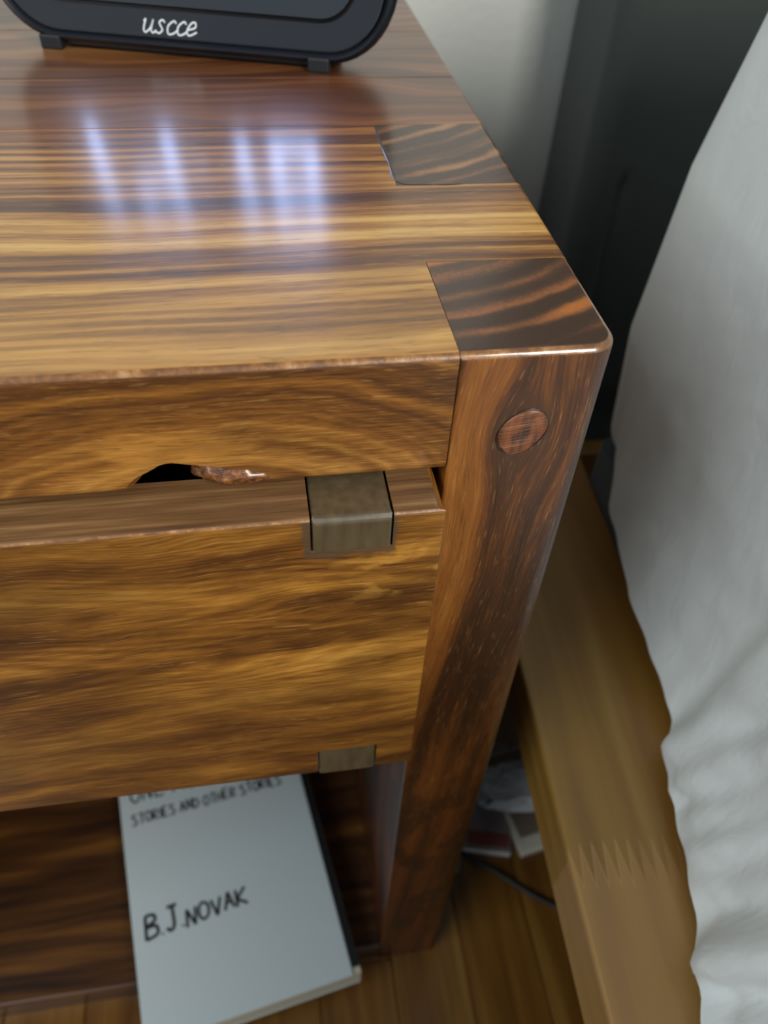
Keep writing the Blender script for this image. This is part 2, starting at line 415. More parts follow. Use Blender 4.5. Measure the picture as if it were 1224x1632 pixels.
# ------------------------------------------------------------------ room shell
def struct(name, bm, mats):
    o = link(name, bm, mats); o['kind'] = 'structure'; return o
floor = struct('floor', box_bm(-2.0, 2.2, -2.2, WALL_Y, -0.06, -0.012), simple('subfloor', S('#3a2410'), 0.8))
random.seed(4)
PW = 0.057
pm = {}
for i in range(40):
    x0 = -1.12 + i*PW
    y = -1.6 - random.random()*0.5
    while y < WALL_Y:
        L = random.uniform(0.55, 1.0); y1 = min(y+L, WALL_Y-0.001)
        if y1 - y > 0.03:
            link('plank', box_bm(x0+0.0003, x0+PW-0.0003, y+0.0003, y1-0.0003, -0.012, 0.0, 0.0007, 1), M_floor, floor)
        y = y1 if y1 >= WALL_Y-0.002 else y+L
        if y1 >= WALL_Y-0.002: break
struct('wall_back', box_bm(-2.0, 2.2, WALL_Y, WALL_Y+0.12, -0.06, 2.5), M_wall)
bb = box_bm(-2.0, 2.2, WALL_Y-0.014, WALL_Y, 0.0, 0.11); bev_edges(bb, lambda c, d: c.z > 0.1 and c.y < WALL_Y-0.005 and abs(d.x) > .9, 0.006, 3)
struct('baseboard_back', bb, simple('white_trim_paint', S('#c9c9c2'), 0.4))

# ------------------------------------------------------------------ nightstand
ns = thing('nightstand', 'chunky dark-stained pine nightstand with box-jointed corner and round peg', 'nightstand')
G = 0.0002
T = 0.0430   # thickness of the top
ZB = H - T
# front plank, notched for the two fingers
poly = [(LEFT+W, 0), (-W-G, 0), (-W-G, Y1+G), (0, Y1+G), (0, Y2-G), (-W-G, Y2-G), (-W-G, Y3-G), (LEFT+W, Y3-G)]
bm = prism(poly, 'z', ZB, H)
bev_edges(bm, lambda c, d: c.z > H-1e-4 and c.y < 1e-4 and abs(d.x) > .9, 0.0026, 4)
bev_edges(bm, lambda c, d: c.z < ZB+1e-4 and c.y < 1e-4 and abs(d.x) > .9, 0.0040, 4)
bev_edges(bm, lambda c, d: c.z > H-1e-4 and c.x > -1e-4 and abs(d.y) > .9, 0.0022, 4)
fp = link('plank', bm, [M_top, M_edge, M_worn_glint], ns)
# cavity where the knot has broken out of the lower edge
cb = bmesh.new(); bmesh.ops.create_icosphere(cb, subdivisions=4, radius=1.0)
for v in cb.verts:
    n0 = noise.noise(v.co*2.1)*0.10
    k = v.co*(1+n0)
    skew = 0.004*(k.x)
    tp = 1 - 0.42*max(0, k.x)
    v.co = Vector((-0.1250 + k.x*(0.0160 if k.x < 0 else 0.0300), -0.001 + k.y*0.016, ZB - 0.002 + k.z*0.0135*tp))
cut = link('cutter', cb, M_edge)
md = fp.modifiers.new('b', 'BOOLEAN'); md.operation = 'DIFFERENCE'; md.object = cut; md.solver = 'EXACT'
dg = bpy.context.evaluated_depsgraph_get(); dg.update()
me2 = bpy.data.meshes.new_from_object(fp.evaluated_get(dg)); fp.modifiers.clear(); fp.data = me2
bpy.data.objects.remove(cut)
setmat(fp, lambda p: 2 if (p.normal.z > 0.25 and p.normal.y < -0.3 and p.center.z > H-0.004) else 1 if (p.normal.y < -0.45 or p.normal.z < -0.3 or (p.center.y < 0.03 and p.center.z < H-0.01)) else 0)
autosmooth(fp, 35)
fp['label'] = 'front board of the top with a broken-out knot'
# knot lump left in the cavity
kb = bmesh.new(); bmesh.ops.create_icosphere(kb, subdivisions=4, radius=1.0)
for v in kb.verts:
    k = v.co * (1 + 0.16*noise.noise(v.co*3) + 0.05*noise.noise(v.co*9))
    v.co = Vector((-0.1080 + k.x*0.0145, 0.0075 + k.y*0.0085, ZB + 0.0040 + k.z*(0.0055-0.0016*k.x) - 0.0010*k.x))
nk = NT('knot_wood'); kv = nk.noise(nk.tc, 420, 4, 0.7)
kcol = nk.ramp(kv, [(0.3, S('#24130a')), (0.5, S('#6b3c17')), (0.7, S('#a26a30'))]); nk.bump(kv, 0.0012)
M_knot = nk.fin(kcol, 0.35, coat=0.7, coat_rough=0.2)
link('knot', kb, M_knot, ns, True)['label'] = 'rough reddish knot in the front edge'

tones = [S('#c07e48'), S('#a8764a'), S('#bd8a55')]
ys = [Y3, 0.2164, 0.286, DEPTH]
for i in range(3):
    bm = box_bm(LEFT, 0, ys[i]+G, ys[i+1]-G, ZB, H)
    bev_edges(bm, lambda c, d: c.z > H-1e-4 and c.x > -1e-4 and abs(d.y) > .9, 0.0022, 3)
    bev_edges(bm, lambda c, d: c.z > H-1e-4 and abs(d.x) > .9, 0.0003, 1)
    o = link('plank', bm, mat_plank(i*0.7+0.2, tones[i]), ns); autosmooth(o, 35)

def leg(mirror=False):
    bm = box_bm(-W, 0, 0, Y1, 0, H)
    bev_edges(bm, lambda c, d: abs(c.x) < 1e-4 and c.y < 1e-4 and abs(d.z) > .9, 0.0085, 10)
    bev_edges(bm, lambda c, d: c.z > H-1e-4 and not (c.x < -W+1e-4 and abs(d.y) > .9) and not (c.y > Y1-1e-4 and abs(d.x) > .9), 0.0026, 5)
    bev_edges(bm, lambda c, d: abs(c.x+W) < 1e-4 and c.y < 1e-4 and abs(d.z) > .9, 0.0010, 3)
    if mirror:
        for v in bm.verts: v.co.x = LEFT - v.co.x
    o = link('leg', bm, [M_leg, M_end1, M_worn_glint], ns)
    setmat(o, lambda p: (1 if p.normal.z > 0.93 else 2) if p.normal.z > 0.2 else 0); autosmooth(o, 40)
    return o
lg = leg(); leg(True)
# round peg, rough sawn, slightly proud and out of round
pb = bmesh.new(); NP = 40; rings = []
for j, (rr, yy) in enumerate([(1.0, 0.006), (1.0, -0.0002), (0.95, -0.0006), (0.6, -0.0007), (0.25, -0.0007)]):
    ring = []
    for k in range(NP):
        a = 2*math.pi*k/NP
        rad = 0.0073*(1 + 0.10*math.cos(2*(a-0.75)) + 0.03*math.sin(3*a))
        ring.append(pb.verts.new((-0.0242 + rad*rr*math.cos(a), yy, 0.5312 + rad*1.12*rr*math.sin(a))))
    rings.append(ring)
for j in range(len(rings)-1):
    for k in range(NP): pb.faces.new((rings[j][k], rings[j][(k+1) % NP], rings[j+1][(k+1) % NP], rings[j+1][k]))
pb.faces.new(rings[-1]); pb.faces.new(rings[0][::-1])
npg = NT('peg_end_grain'); x, y, z = npg.sep()
xz = npg.math('ADD', z, npg.math('MULTIPLY', x, -0.16))
saw = npg.noise(npg.comb(npg.math('MULTIPLY', x, 60), 0.1, npg.math('MULTIPLY', xz, 2600)), 1, 1)
vert = npg.noise(npg.comb(npg.math('MULTIPLY', x, 480), 0.1, npg.math('MULTIPLY', z, 80)), 1, 2)
pc = npg.ramp(vert, [(0.36, S('#3a200f')), (0.47, S('#653619')), (0.7, S('#7d4420'))])
pc = npg.mix(npg.math('MULTIPLY', npg.smooth(saw, 0.60, 0.72), 0.5), pc, S('#b07c50'))
npg.bump(saw, 0.0004)
peg = link('peg', pb, npg.fin(pc, 0.5, coat=0.4, coat_rough=0.3), lg)
peg['label'] = 'round wooden peg plugging the leg'
# dark glue rim round the peg
rb = tube([(-0.0242 + 0.0075*(1+0.10*math.cos(2*(2*math.pi*k/40-0.75)))*math.cos(2*math.pi*k/40), -0.0001,
            0.5312 + 0.0084*(1+0.10*math.cos(2*(2*math.pi*k/40-0.75)))*math.sin(2*math.pi*k/40)) for k in range(41)], 0.00022, 6)
link('glue_rim', rb, simple('dark_glue', S('#24150b'), 0.4, coat=0.5), lg)

# side panels with their finger through the top
def side(mirror=False):
    poly = [(Y1+G, 0), (DEPTH, 0), (DEPTH, ZB-G), (Y3, ZB-G), (Y3, H), (Y2, H), (Y2, ZB-G), (Y1+G, ZB-G)]
    bm = prism(poly, 'x', -W, 0)
    bev_edges(bm, lambda c, d: c.z > H-1e-4 and c.x > -1e-4 and abs(d.y) > .9, 0.0022, 3)
    bev_edges(bm, lambda c, d: abs(c.z-H) < 1e-4 and c.x < -W+1e-4 and c.y < Y2+0.001 and abs(d.z) < .1, 0.0006, 2)
    if mirror:
        for v in bm.verts: v.co.x = LEFT - v.co.x
    o = link('side_panel', bm, [M_leg, M_end2], ns)
    setmat(o, lambda p: 1 if p.normal.z > 0.5 and p.center.z > H-0.01 else 0); autosmooth(o, 40)
side(); side(True)
gl = [(-W+0.024, Y2+0.0001), (-W+0.017, Y2-0.0004), (-W+0.010, Y2+0.0002), (-W+0.004, Y2+0.0005), (-W+0.0008, Y2+0.003), (-W-0.0002, Y2+0.008), (-W+0.0001, Y2+0.02), (-W-0.0002, Y2+0.036), (-W, Y3-0.002)]
link('glue_line', tube(catmull([(a, b, H+0.00005) for a, b in gl], 6), lambda t: 0.00048*(0.6+0.6*abs(math.sin(t*17))), 6, ((0, 0, 1), 0.25)), simple('black_glue_line', S('#1c120b'), 0.35, coat=0.5), ns)
link('back_panel', box_bm(LEFT+W+G, -W-G, DEPTH-0.018, DEPTH-0.002, 0.03, ZB-G), M_shelf, ns)
bm = box_bm(LEFT+W+G, -W-G, 0.001, DEPTH-0.019, 0.0, 0.025)
bev_edges(bm, lambda c, d: c.z > 0.02 and c.y < 0.003 and abs(d.x) > .9, 0.0025, 3)
autosmooth(link('shelf', bm, M_shelf, ns), 40)

# drawer, a little open
YD = -0.0135; DT = 0.5145; DB = 0.3545; DR = -0.0483; DL = LEFT+W+0.002; TH = 0.021
fx0, fx1 = -0.0885, -0.0645; g2 = 0.0005
poly = [(DL, DB), (fx0-g2, DB), (fx0-g2, DB+0.019), (fx1+g2, DB+0.019), (fx1+g2, DB), (DR, DB),
        (DR, DT), (fx1+g2, DT), (fx1+g2, 0.5005), (fx0-g2, 0.5005), (fx0-g2, DT), (DL, DT)]
bm = prism(poly, 'y', YD, YD+TH)
bev_edges(bm, lambda c, d: c.z > DT-1e-4 and c.y < YD+1e-4 and abs(d.x) > .9, 0.0017, 3)
bev_edges(bm, lambda c, d: c.x > DR-1e-4 and (c.z > DT-1e-3 and abs(d.y) > .9), 0.0035, 4)
bev_edges(bm, lambda c, d: c.x > DR-1e-4 and c.y < YD+1e-4 and abs(d.z) > .9, 0.0010, 2)
bev_edges(bm, lambda c, d: c.z < DB+1e-4 and c.y < YD+1e-4 and abs(d.x) > .9, 0.0012, 3)
dr = link('drawer', bm, [M_drawer, M_dtop, M_worn_glint], ns)
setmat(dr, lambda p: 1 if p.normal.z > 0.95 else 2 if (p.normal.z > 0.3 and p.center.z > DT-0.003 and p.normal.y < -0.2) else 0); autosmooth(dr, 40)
def drawer_side(x0, x1):
    YF = YD-0.0007; YB = 0.33
    poly = [(YF, 0.5012), (YF, DT+0.0003), (YB, DT-0.002), (YB, DB+0.002), (YF+0.0004, DB-0.0003), (YF+0.0004, DB+0.0183), (YD+TH+0.0003, DB+0.0183), (YD+TH+0.0003, 0.5012)]
    bm = prism(poly, 'x', x0, x1)
    bev_edges(bm, lambda c, d: c.y < YD+0.001 and c.z > DT-0.001 and abs(d.x) > .9, 0.0028, 3)
    bev_edges(bm, lambda c, d: c.y < YD+0.001 and abs(d.z) > .9, 0.0011, 2)
    bev_edges(bm, lambda c, d: c.z > DT-0.004 and abs(d.y) > .9, 0.0010, 2)
    o = link('drawer_side', bm, M_grey, dr); autosmooth(o, 40)
    o['label'] = 'grey-brown end of the drawer side showing as a square tenon'
drawer_side(fx0, fx1)
drawer_side(DL+0.016, DL+0.040)
link('drawer_bottom', box_bm(DL+0.0405, fx0-0.0005, YD+TH+G, 0.33, DB+0.006, DB+0.012), M_shelf, dr)
link('drawer_back', box_bm(DL+0.0405, fx0-0.0005, 0.318, 0.33, DB+0.0125, DT-0.004), M_shelf, dr)

# ------------------------------------------------------------------ alarm clock
A = Vector((-0.187, 0.258, H)); B = Vector((-0.058, 0.222, H))
ux = (B-A).normalized(); nh = Vector((ux.y, -ux.x, 0))
ang = math.atan2(ux.y, ux.x)
clock = thing('alarm_clock', 'black rounded digital alarm clock with white script wording on its bezel', 'clock', A)
clock.rotation_euler = (0, 0, ang)
# local frame: x along the face, -y towards the viewer, z up
CW0, CW1, CZ0, CZ1, CR = -0.0215, 0.1630, 0.0045, 0.0985, 0.031
tilt = math.radians(5)
def rrect(x0, x1, z0, z1, rad, n=10):
    pts = []
    for cx, cz, a0 in ((x1-rad, z0+rad, -90), (x1-rad, z1-rad, 0), (x0+rad, z1-rad, 90), (x0+rad, z0+rad, 180)):
        for k in range(n+1):
            a = math.radians(a0 + 90*k/n); pts.append((cx+rad*math.cos(a), cz+rad*math.sin(a)))
    return pts
def shell(profile, x0, x1, z0, z1, rad):
    """profile: list of (inset, y) from front to back"""
    bm = bmesh.new(); rs = []
    for ins, yy in profile:
        rs.append([bm.verts.new((px, yy + (pz-0.0)*math.tan(tilt), pz)) for px, pz in rrect(x0+ins, x1-ins, z0+ins, z1-ins, max(rad-ins, 0.002))])
    n = len(rs[0])
    for i in range(len(rs)-1):
        for k in range(n): bm.faces.new((rs[i][k], rs[i][(k+1) % n], rs[i+1][(k+1) % n], rs[i+1][k]))
    bm.faces.new(rs[0]); bm.faces.new(rs[-1][::-1])
    return bm
nb = NT('black_plastic'); nbn = nb.noise(nb.tc, 2500, 2); nb.bump(nbn, 0.00004)
M_black = nb.fin(S('#14181f'), 0.38, spec=0.5)
body = shell([(0.0050, 0.0060), (0.0048, 0.0015), (0.0030, -0.0005), (0.0012, 0.0010), (0.0, 0.0045), (0.0, 0.011), (0.003, 0.026), (0.008, 0.034), (0.014, 0.037)], CW0, CW1, CZ0-0.002, CZ1, CR)
o = link('case', body, M_black, clock); autosmooth(o, 50)
face = shell([(0.0, 0.0045), (0.0004, 0.0012), (0.0010, 0.0010)], CW0+0.0052, CW1-0.0052, CZ0+0.0030, CZ1-0.0052, CR-0.0052)
link('bezel', face, simple('bezel_plastic', S('#232830'), 0.36), clock)
rim = shell([(0.0, 0.0016), (0.0, 0.0005), (0.0009, 0.0003), (0.0014, 0.0008)], CW0+0.017, CW1-0.017, 0.0193, CZ1-0.012, 0.017)
link('screen_rim', rim, simple('rim_black', S('#07090d'), 0.25), clock)
scr = shell([(0.0, 0.0012), (0.0002, 0.0002), (0.0003, 0.00018)], CW0+0.0185, CW1-0.0185, 0.0208, CZ1-0.0135, 0.0155)
scro = link('screen', scr, simple('screen_glass', S('#2d343c'), 0.12, coat=0.6, coat_rough=0.06), clock)
# lit digits on the screen
M_led = simple('lit_digits', S('#0a0a0a'), 0.5, Emission_Color=(0.42, 0.58, 1.0, 1), Emission_Strength=8.0)
segs = {'1': 'bc', '4': 'bcfg', '0': 'abcdef', '8': 'abcdefg', ':': ':'}
def digit(ch, x, w, z0, z1):
    bm = bmesh.new(); th = 0.0060
    zm = (z0+z1)/2
    def bx(a0, a1, b0, b1):
        b_ = bmesh.new(); bmesh.ops.create_cube(b_, size=1)
        for v in b_.verts:
            px = (a0+a1)/2 + v.co.x*(a1-a0); pz = (b0+b1)/2 + v.co.z*(b1-b0)
            px += (pz-z0)*0.06
            v.co = Vector((px, 0.0001 + v.co.y*0.0002 + pz*math.tan(tilt), pz))
        merge(bm, b_)
    for sgm in segs[ch]:
        if sgm == 'a': bx(x-w/2, x+w/2, z1-th, z1)
        if sgm == 'd': bx(x-w/2, x+w/2, z0, z0+th)
        if sgm == 'g': bx(x-w/2+th, x+w/2-th, zm-th/2, zm+th/2)
        if sgm == 'b': bx(x+w/2-th, x+w/2, zm+.0006, z1-.0005)
        if sgm == 'c': bx(x+w/2-th, x+w/2, z0+.0005, zm-.0006)
        if sgm == 'f': bx(x-w/2, x-w/2+th, zm+.0006, z1-.0005)
        if sgm == 'e': bx(x-w/2, x-w/2+th, z0+.0005, zm-.0006)
        if sgm == ':': bx(x-.002, x+.002, zm-.012, zm-.008); bx(x-.002, x+.002, zm+.008, zm+.012)
    return bm
for ch, x_ in (('1', 0.004), ('4', 0.042), (':', 0.066), ('1', 0.080), ('8', 0.115)):
    link('digit', digit(ch, x_, 0.024, 0.034, 0.086), M_led, scro)
# feet
for fx in (0.004, 0.129):
    bm = box_bm(fx-0.005, fx+0.005, -0.001, 0.006, -0.0002, 0.0062, 0.001, 2)
    link('foot', bm, simple('rubber', S('#101216'), 0.6), clock)
link('foot', box_bm(-0.002, 0.014, 0.030, 0.038, -0.0002, 0.012, 0.001, 2), simple('rubber', S('#101216'), 0.6), clock)
link('foot', box_bm(0.118, 0.134, 0.030, 0.038, -0.0002, 0.012, 0.001, 2), simple('rubber', S('#101216'), 0.6), clock)
bm = box_bm(0.004, 0.130, 0.0035, 0.030, 0.0012, 0.0080, 0.001, 2)
link('base', bm, simple('base_plastic', S('#0d1016'), 0.45), clock)

# ------------------------------------------------------------------ lettering from strokes
LET = {
 'B': [[(0, 0), (.05, 1)], [(.05, 1), (.5, .95), (.55, .7), (.1, .52), (.6, .45), (.62, .1), (0, 0)]],
 'J': [[(.1, 1), (.65, 1)], [(.4, 1), (.42, .2), (.2, 0), (0, .15)]],
 'N': [[(0, 0), (.05, 1)], [(.05, 1), (.5, 0)], [(.5, 0), (.6, 1)]],
 'O': [[(.3, 1), (.05, .8), (0, .3), (.25, 0), (.55, .2), (.6, .7), (.3, 1)]],
 'V': [[(0, 1), (.3, 0)], [(.3, 0), (.6, 1)]],
 'A': [[(0, 0), (.3, 1)], [(.3, 1), (.6, 0)], [(.1, .4), (.5, .4)]],
 'K': [[(0, 0), (0, 1)], [(.6, 1), (.02, .45)], [(.02, .45), (.65, 0)]],
 'S': [[(.55, .9), (.2, 1), (.05, .75), (.5, .4), (.5, .1), (.2, 0), (0, .12)]],
 'T': [[(0, 1), (.65, 1)], [(.33, 1), (.33, 0)]],
 'R': [[(0, 0), (0, 1)], [(0, 1), (.5, .9), (.5, .6), (.02, .5)], [(.02, .5), (.6, 0)]],
 'I': [[(.1, 0), (.1, 1)]],
 'E': [[(.5, 1), (0, 1)], [(0, 1), (0, 0)], [(0, 0), (.55, 0)], [(0, .5), (.4, .5)]],
 'D': [[(0, 0), (0, 1)], [(0, 1), (.5, .8), (.55, .3), (0, 0)]],
 'H': [[(0, 0), (0, 1)], [(.55, 0), (.55, 1)], [(0, .5), (.55, .5)]],
 'M': [[(0, 0), (.08, 1)], [(.08, 1), (.35, .3)], [(.35, .3), (.62, 1)], [(.62, 1), (.7, 0)]],
 'G': [[(.55, .85), (.25, 1), (0, .5), (.25, 0), (.55, .15), (.55, .45)], [(.55, .45), (.3, .45)]],
 '(': [[(.3, 1.05), (.1, .5), (.3, -.05)]], ')': [[(0, 1.05), (.2, .5), (0, -.05)]],
 '.': [[(.05, 0), (.1, .05)]], ' ': [],
 'u': [[(0, .55), (.08, .68), (.05, .2), (.18, 0), (.42, .25), (.5, .68)], [(.5, .68), (.47, .15), (.62, 0), (.75, .15)]],
 's': [[(.45, .56), (.30, .69), (.14, .56), (.26, .36), (.38, .18), (.22, 0), (0, .10)]],
 'c': [[(.5, .55), (.35, .68), (.08, .4), (.15, .02), (.4, .02), (.62, .2)]],
 'e': [[(.05, .28), (.45, .42), (.42, .68), (.2, .62), (.05, .25), (.2, 0), (.6, .2)]],
}
WID = {'M': .95, 'I': .35, '.': .35, ' ': .4, '(': .5, ')': .5, 'u': .72, 's': .58, 'c': .56, 'e': .6}
def lettering(name, text, mat, parent, origin, ex, ey, en, size, thick, jitter=0, advance=.82, shear=0, xw=1.0):
    random.seed(hash(len(text)) + 3)
    bm = bmesh.new(); cx = 0
    for ch in text:
        jy = random.uniform(-jitter, jitter)
        for st in LET[ch]:
            pts = [Vector(origin) + ex*((cx + a*xw + shear*b)*size) + ey*((b+jy)*size) for a, b in st]
            if len(pts) > 2: pts = catmull(pts, 5)
            merge(bm, tube(pts, thick, 6, (en, 0.25)))
        cx += WID.get(ch, advance)*xw
    return link(name, bm, mat, parent)
M_white_ink = simple('white_print', S('#d3dbe0'), 0.5)
ey = Vector((0, math.sin(tilt), math.cos(tilt))); en = Vector((0, -math.cos(tilt), math.sin(tilt)))
lettering('brand_lettering', 'uscce', M_white_ink, clock, (0.0478, 0.0009+0.0099*math.tan(tilt), 0.0099), Vector((1, 0, 0)), ey, en, 0.0078, 0.00036, 0, shear=.32, xw=1.06)

# ------------------------------------------------------------------ book on the shelf
bu = Vector((math.cos(math.radians(9.3)), math.sin(math.radians(9.3)), 0))
BW, BL, BZ0, BZ1 = 0.1515, 0.222, 0.0252, 0.0502
corner = Vector((-0.0628, -0.0195, 0))      # near right corner
orig = corner - bu*BW
book = thing('book', 'white hardcover book with hand-lettered black words lying on the low shelf', 'book', (orig.x, orig.y, BZ0))
book.rotation_euler = (0, 0, math.radians(9.3))
hh = BZ1-BZ0
M_cover = mat_cloth('white_jacket', S('#c3cdd0'), 900, 0.00002, rough=0.45, sheen=0)
M_pages = NT('page_edges'); x, y, z = M_pages.sep()
pv = M_pages.noise(M_pages.comb(M_pages.math('MULTIPLY', x, 3), y, M_pages.math('MULTIPLY', z, 2600)), 1, 1)
M_pages = M_pages.fin(M_pages.ramp(pv, [(0.3, S('#b8b098')), (0.7, S('#ded8c4'))]), 0.8)
link('front_cover', box_bm(0, BW-0.0068, 0, BL, hh-0.0009, hh, 0.0003, 2), M_cover, book)
link('back_cover', box_bm(0, BW-0.001, 0, BL, 0, 0.0009, 0.0003, 2), M_cover, book)
link('page_block', box_bm(0.0006, BW-0.0008, 0.0004, BL-0.001, 0.0010, hh-0.0014), M_pages, book)
sp = box_bm(BW-0.0066, BW-0.0012, 0.0045, BL, hh-0.0013, hh-0.0002, 0.0004, 2)
so = link('spine', sp, simple('black_spine', S('#17181a'), 0.45), book); so['label'] = 'black spine edge'
M_ink = simple('black_ink', S('#16181a'), 0.6)
X, Yv, Zv = Vector((1, 0, 0)), Vector((0, 1, 0)), Vector((0, 0, 1))
def onbook(px, py, dirang):
    # world point to book-local
    p = Vector((px, py, 0)) - Vector((orig.x, orig.y, 0)); a = math.radians(-9.3)
    return Vector((p.x*math.cos(a)-p.y*math.sin(a), p.x*math.sin(a)+p.y*math.cos(a), hh+0.0001))
lettering('author_lettering', 'B.J.', M_ink, book, onbook(-0.2140, 0.0225, 0), Vector((math.cos(.08), math.sin(.08), 0)), Yv, Zv, 0.0165, 0.00125, .03, xw=.78)
lettering('author_lettering', 'NOVAK', M_ink, book, onbook(-0.1850, 0.0275, 0), Vector((math.cos(.09), math.sin(.09), 0)), Yv, Zv, 0.0122, 0.0011, .06, xw=.96, advance=.80)
lettering('subtitle_lettering', 'STORIES AND OTHER STORIES', M_ink, book, onbook(-0.2290, 0.1085, 0), X, Yv, Zv, 0.0085, 0.0007, .08, xw=.78)
lettering('title_lettering', 'ONE MORE THING', M_ink, book, onbook(-0.231, 0.1265, 0), X, Yv, Zv, 0.015, 0.0008, .04, xw=.78)

# ------------------------------------------------------------------ bed frame
SL = 0.055
def slx(bm):
    for v in bm.verts: v.co.x += v.co.y*SL
    return bm
bed = thing('bed', 'honey-coloured wooden bed frame with dark grey upholstered headboard', 'bed', (0, 0, 0))
RZ = 0.30
rb = box_bm(0.0292, 0.1135, -1.45, 0.40, RZ-0.042, RZ)
bev_edges(rb, lambda c, d: abs(d.y) > .9, 0.0022, 3); slx(rb)
o = link('side_rail', rb, M_rail, bed); autosmooth(o, 40)
o = link('head_rail', slx(box_bm(0.1140, 1.45, 0.318, 0.335, RZ-0.11, RZ-0.08, 0.002, 2)), M_rail, bed)
link('leg', slx(box_bm(0.05, 0.105, 0.335, 0.39, 0, RZ-0.043, 0.002, 2)), M_rail, bed)
link('leg', slx(box_bm(0.05, 0.105, -1.42, -1.365, 0, RZ-0.043, 0.002, 2)), M_rail, bed)
for yy in (-1.2, -0.95, -0.7, -0.45, -0.2, 0.05):
    link('slat', slx(box_bm(0.1138, 1.45, yy, yy+0.07, RZ-0.045, RZ-0.028, 0.001, 1)), M_rail, bed)
# headboard: thick padded slab with a rolled left edge, a crease and a seam
HX0, HX1, HY0, HY1, HZ0, HZ1 = 0.160, 1.55, 0.405, 0.492, 0.04, 1.12
hb = bmesh.new(); NU, NZ = 150, 110
def hprof(t):        # t 0..1 across the front face: rolled left edge then flat
    r_ = 0.016
    arc = math.pi/2*r_
    s_ = t*(HX1-HX0)
    return s_
cols = []
path = [(HX0, HY1)]
rr = 0.018
for k in range(9):
    a = math.pi + (math.pi/2)*k/8
    path.append((HX0+rr+rr*math.cos(a), HY0+rr+rr*math.sin(a)))
xx = HX0+rr
while xx < HX1:
    step = 0.0035 if xx < HX0+0.30 else 0.03
    xx += step; path.append((min(xx, HX1), HY0))
path.append((HX1, HY1))
for i, (px, py) in enumerate(path):
    col_ = []
    for j in range(NZ+1):
        z_ = HZ0 + (HZ1-HZ0)*j/NZ
        dy = 0; dx = 0
        if py < HY1-0.001:
            # seam line, then crease running down and to the right
            sx = 0.1925
            sd = math.exp(-((px-sx)/0.0035)**2) * (1 if z_ < 0.425 else max(0, 1-(z_-0.425)/0.01))
            dy += 0.005*sd
            cz = 0.437 - (px-0.190)*0.42
            if px > 0.186: dy -= 0.0016*math.exp(-((z_-cz)/0.006)**2)*math.exp(-(px-0.19)/0.08)
            dy += 0.0014*noise.noise(Vector((px*22, z_*14, 1.3))) + 0.0008*noise.noise(Vector((px*60, z_*50, 4)))
            dy -= 0.003*math.exp(-((px-HX0-0.012)/0.02)**2)*0.4
        col_.append(hb.verts.new((px+dx, py+dy, z_)))
    cols.append(col_)
for i in range(len(cols)-1):
    for j in range(NZ): hb.faces.new((cols[i][j], cols[i+1][j], cols[i+1][j+1], cols[i][j+1]))
hb.faces.new([c[0] for c in cols][::-1]); hb.faces.new([c[-1] for c in cols])
hb.faces.new(cols[0] + cols[-1][::-1])
o = link('headboard', hb, mat_cloth('charcoal_upholstery', S('#3d4341'), 1400, 0.0003, rough=0.95, sheen=0.15), bed); autosmooth(o, 60)
o['label'] = 'dark grey padded fabric headboard with a seam and crease'

# ------------------------------------------------------------------ mattress and sheet
mt = thing('mattress', 'slate-blue mattress base tucked behind the wooden side rail under the white bedding', 'mattress', (0.12, 0, RZ-0.028))
mb = box_bm(0.1160-0.12, 1.4-0.12, -1.35, 0.215, -0.0, 0.062)
bev_edges(mb, lambda c, d: True, 0.006, 3)
for v in mb.verts: v.co.x += v.co.y*SL
o = link('base', mb, mat_cloth('slate_blue_ticking', S('#39464d'), 1200, 0.0002), mt); autosmooth(o, 50)
mb = box_bm(0.165-0.12, 1.4-0.12, -1.33, 0.18, 0.0625, 0.34)
for v in mb.verts: v.co.x += v.co.y*SL
o = link('core', mb, simple('mattress_ticking', S('#b5b8b8'), 0.9), mt)

HEM = [(0.174, 0.1048), (0.1579, 0.1047), (0.1412, 0.1030), (0.1250, 0.1030), (0.0808, 0.0975), (0.0445, 0.0995), (0.0274, 0.1020), (0.0130, 0.1005), (0.0048, 0.0962),
       (-0.005, 0.0896), (-0.0244, 0.0831), (-0.052, 0.0805), (-0.0789, 0.0729), (-0.1206, 0.0561), (-0.20, 0.050), (-0.32, 0.056), (-0.5, 0.04), (-0.9, 0.02), (-1.36, 0.0)]
HEMZ = [(0.2, .352), (0.1412, .345), (0.1351, .340), (0.0808, .330), (0.0445, .320), (0.0274, .314), (0.0048, .3085), (-2, .3065)]
def lerp(tab, y):
    if y >= tab[0][0]: return tab[0][1]
    for (a, va), (b, vb) in zip(tab, tab[1:]):
        if y >= b: return va + (vb-va)*(a-y)/(a-b)
    return tab[-1][1]
FACEX = 0.126
def bulge(z):
    tab = [(0.309, -.005), (.356, 0.0), (.422, .006), (.518, .001), (.55, -.004), (.593, -.011), (.64, -.026), (.665, -.05)]
    if z <= tab[0][0]: return tab[0][1]
    for (a, va), (b, vb) in zip(tab, tab[1:]):
        if z <= b: return va + (vb-va)*(z-a)/(b-a)
    return tab[-1][1]
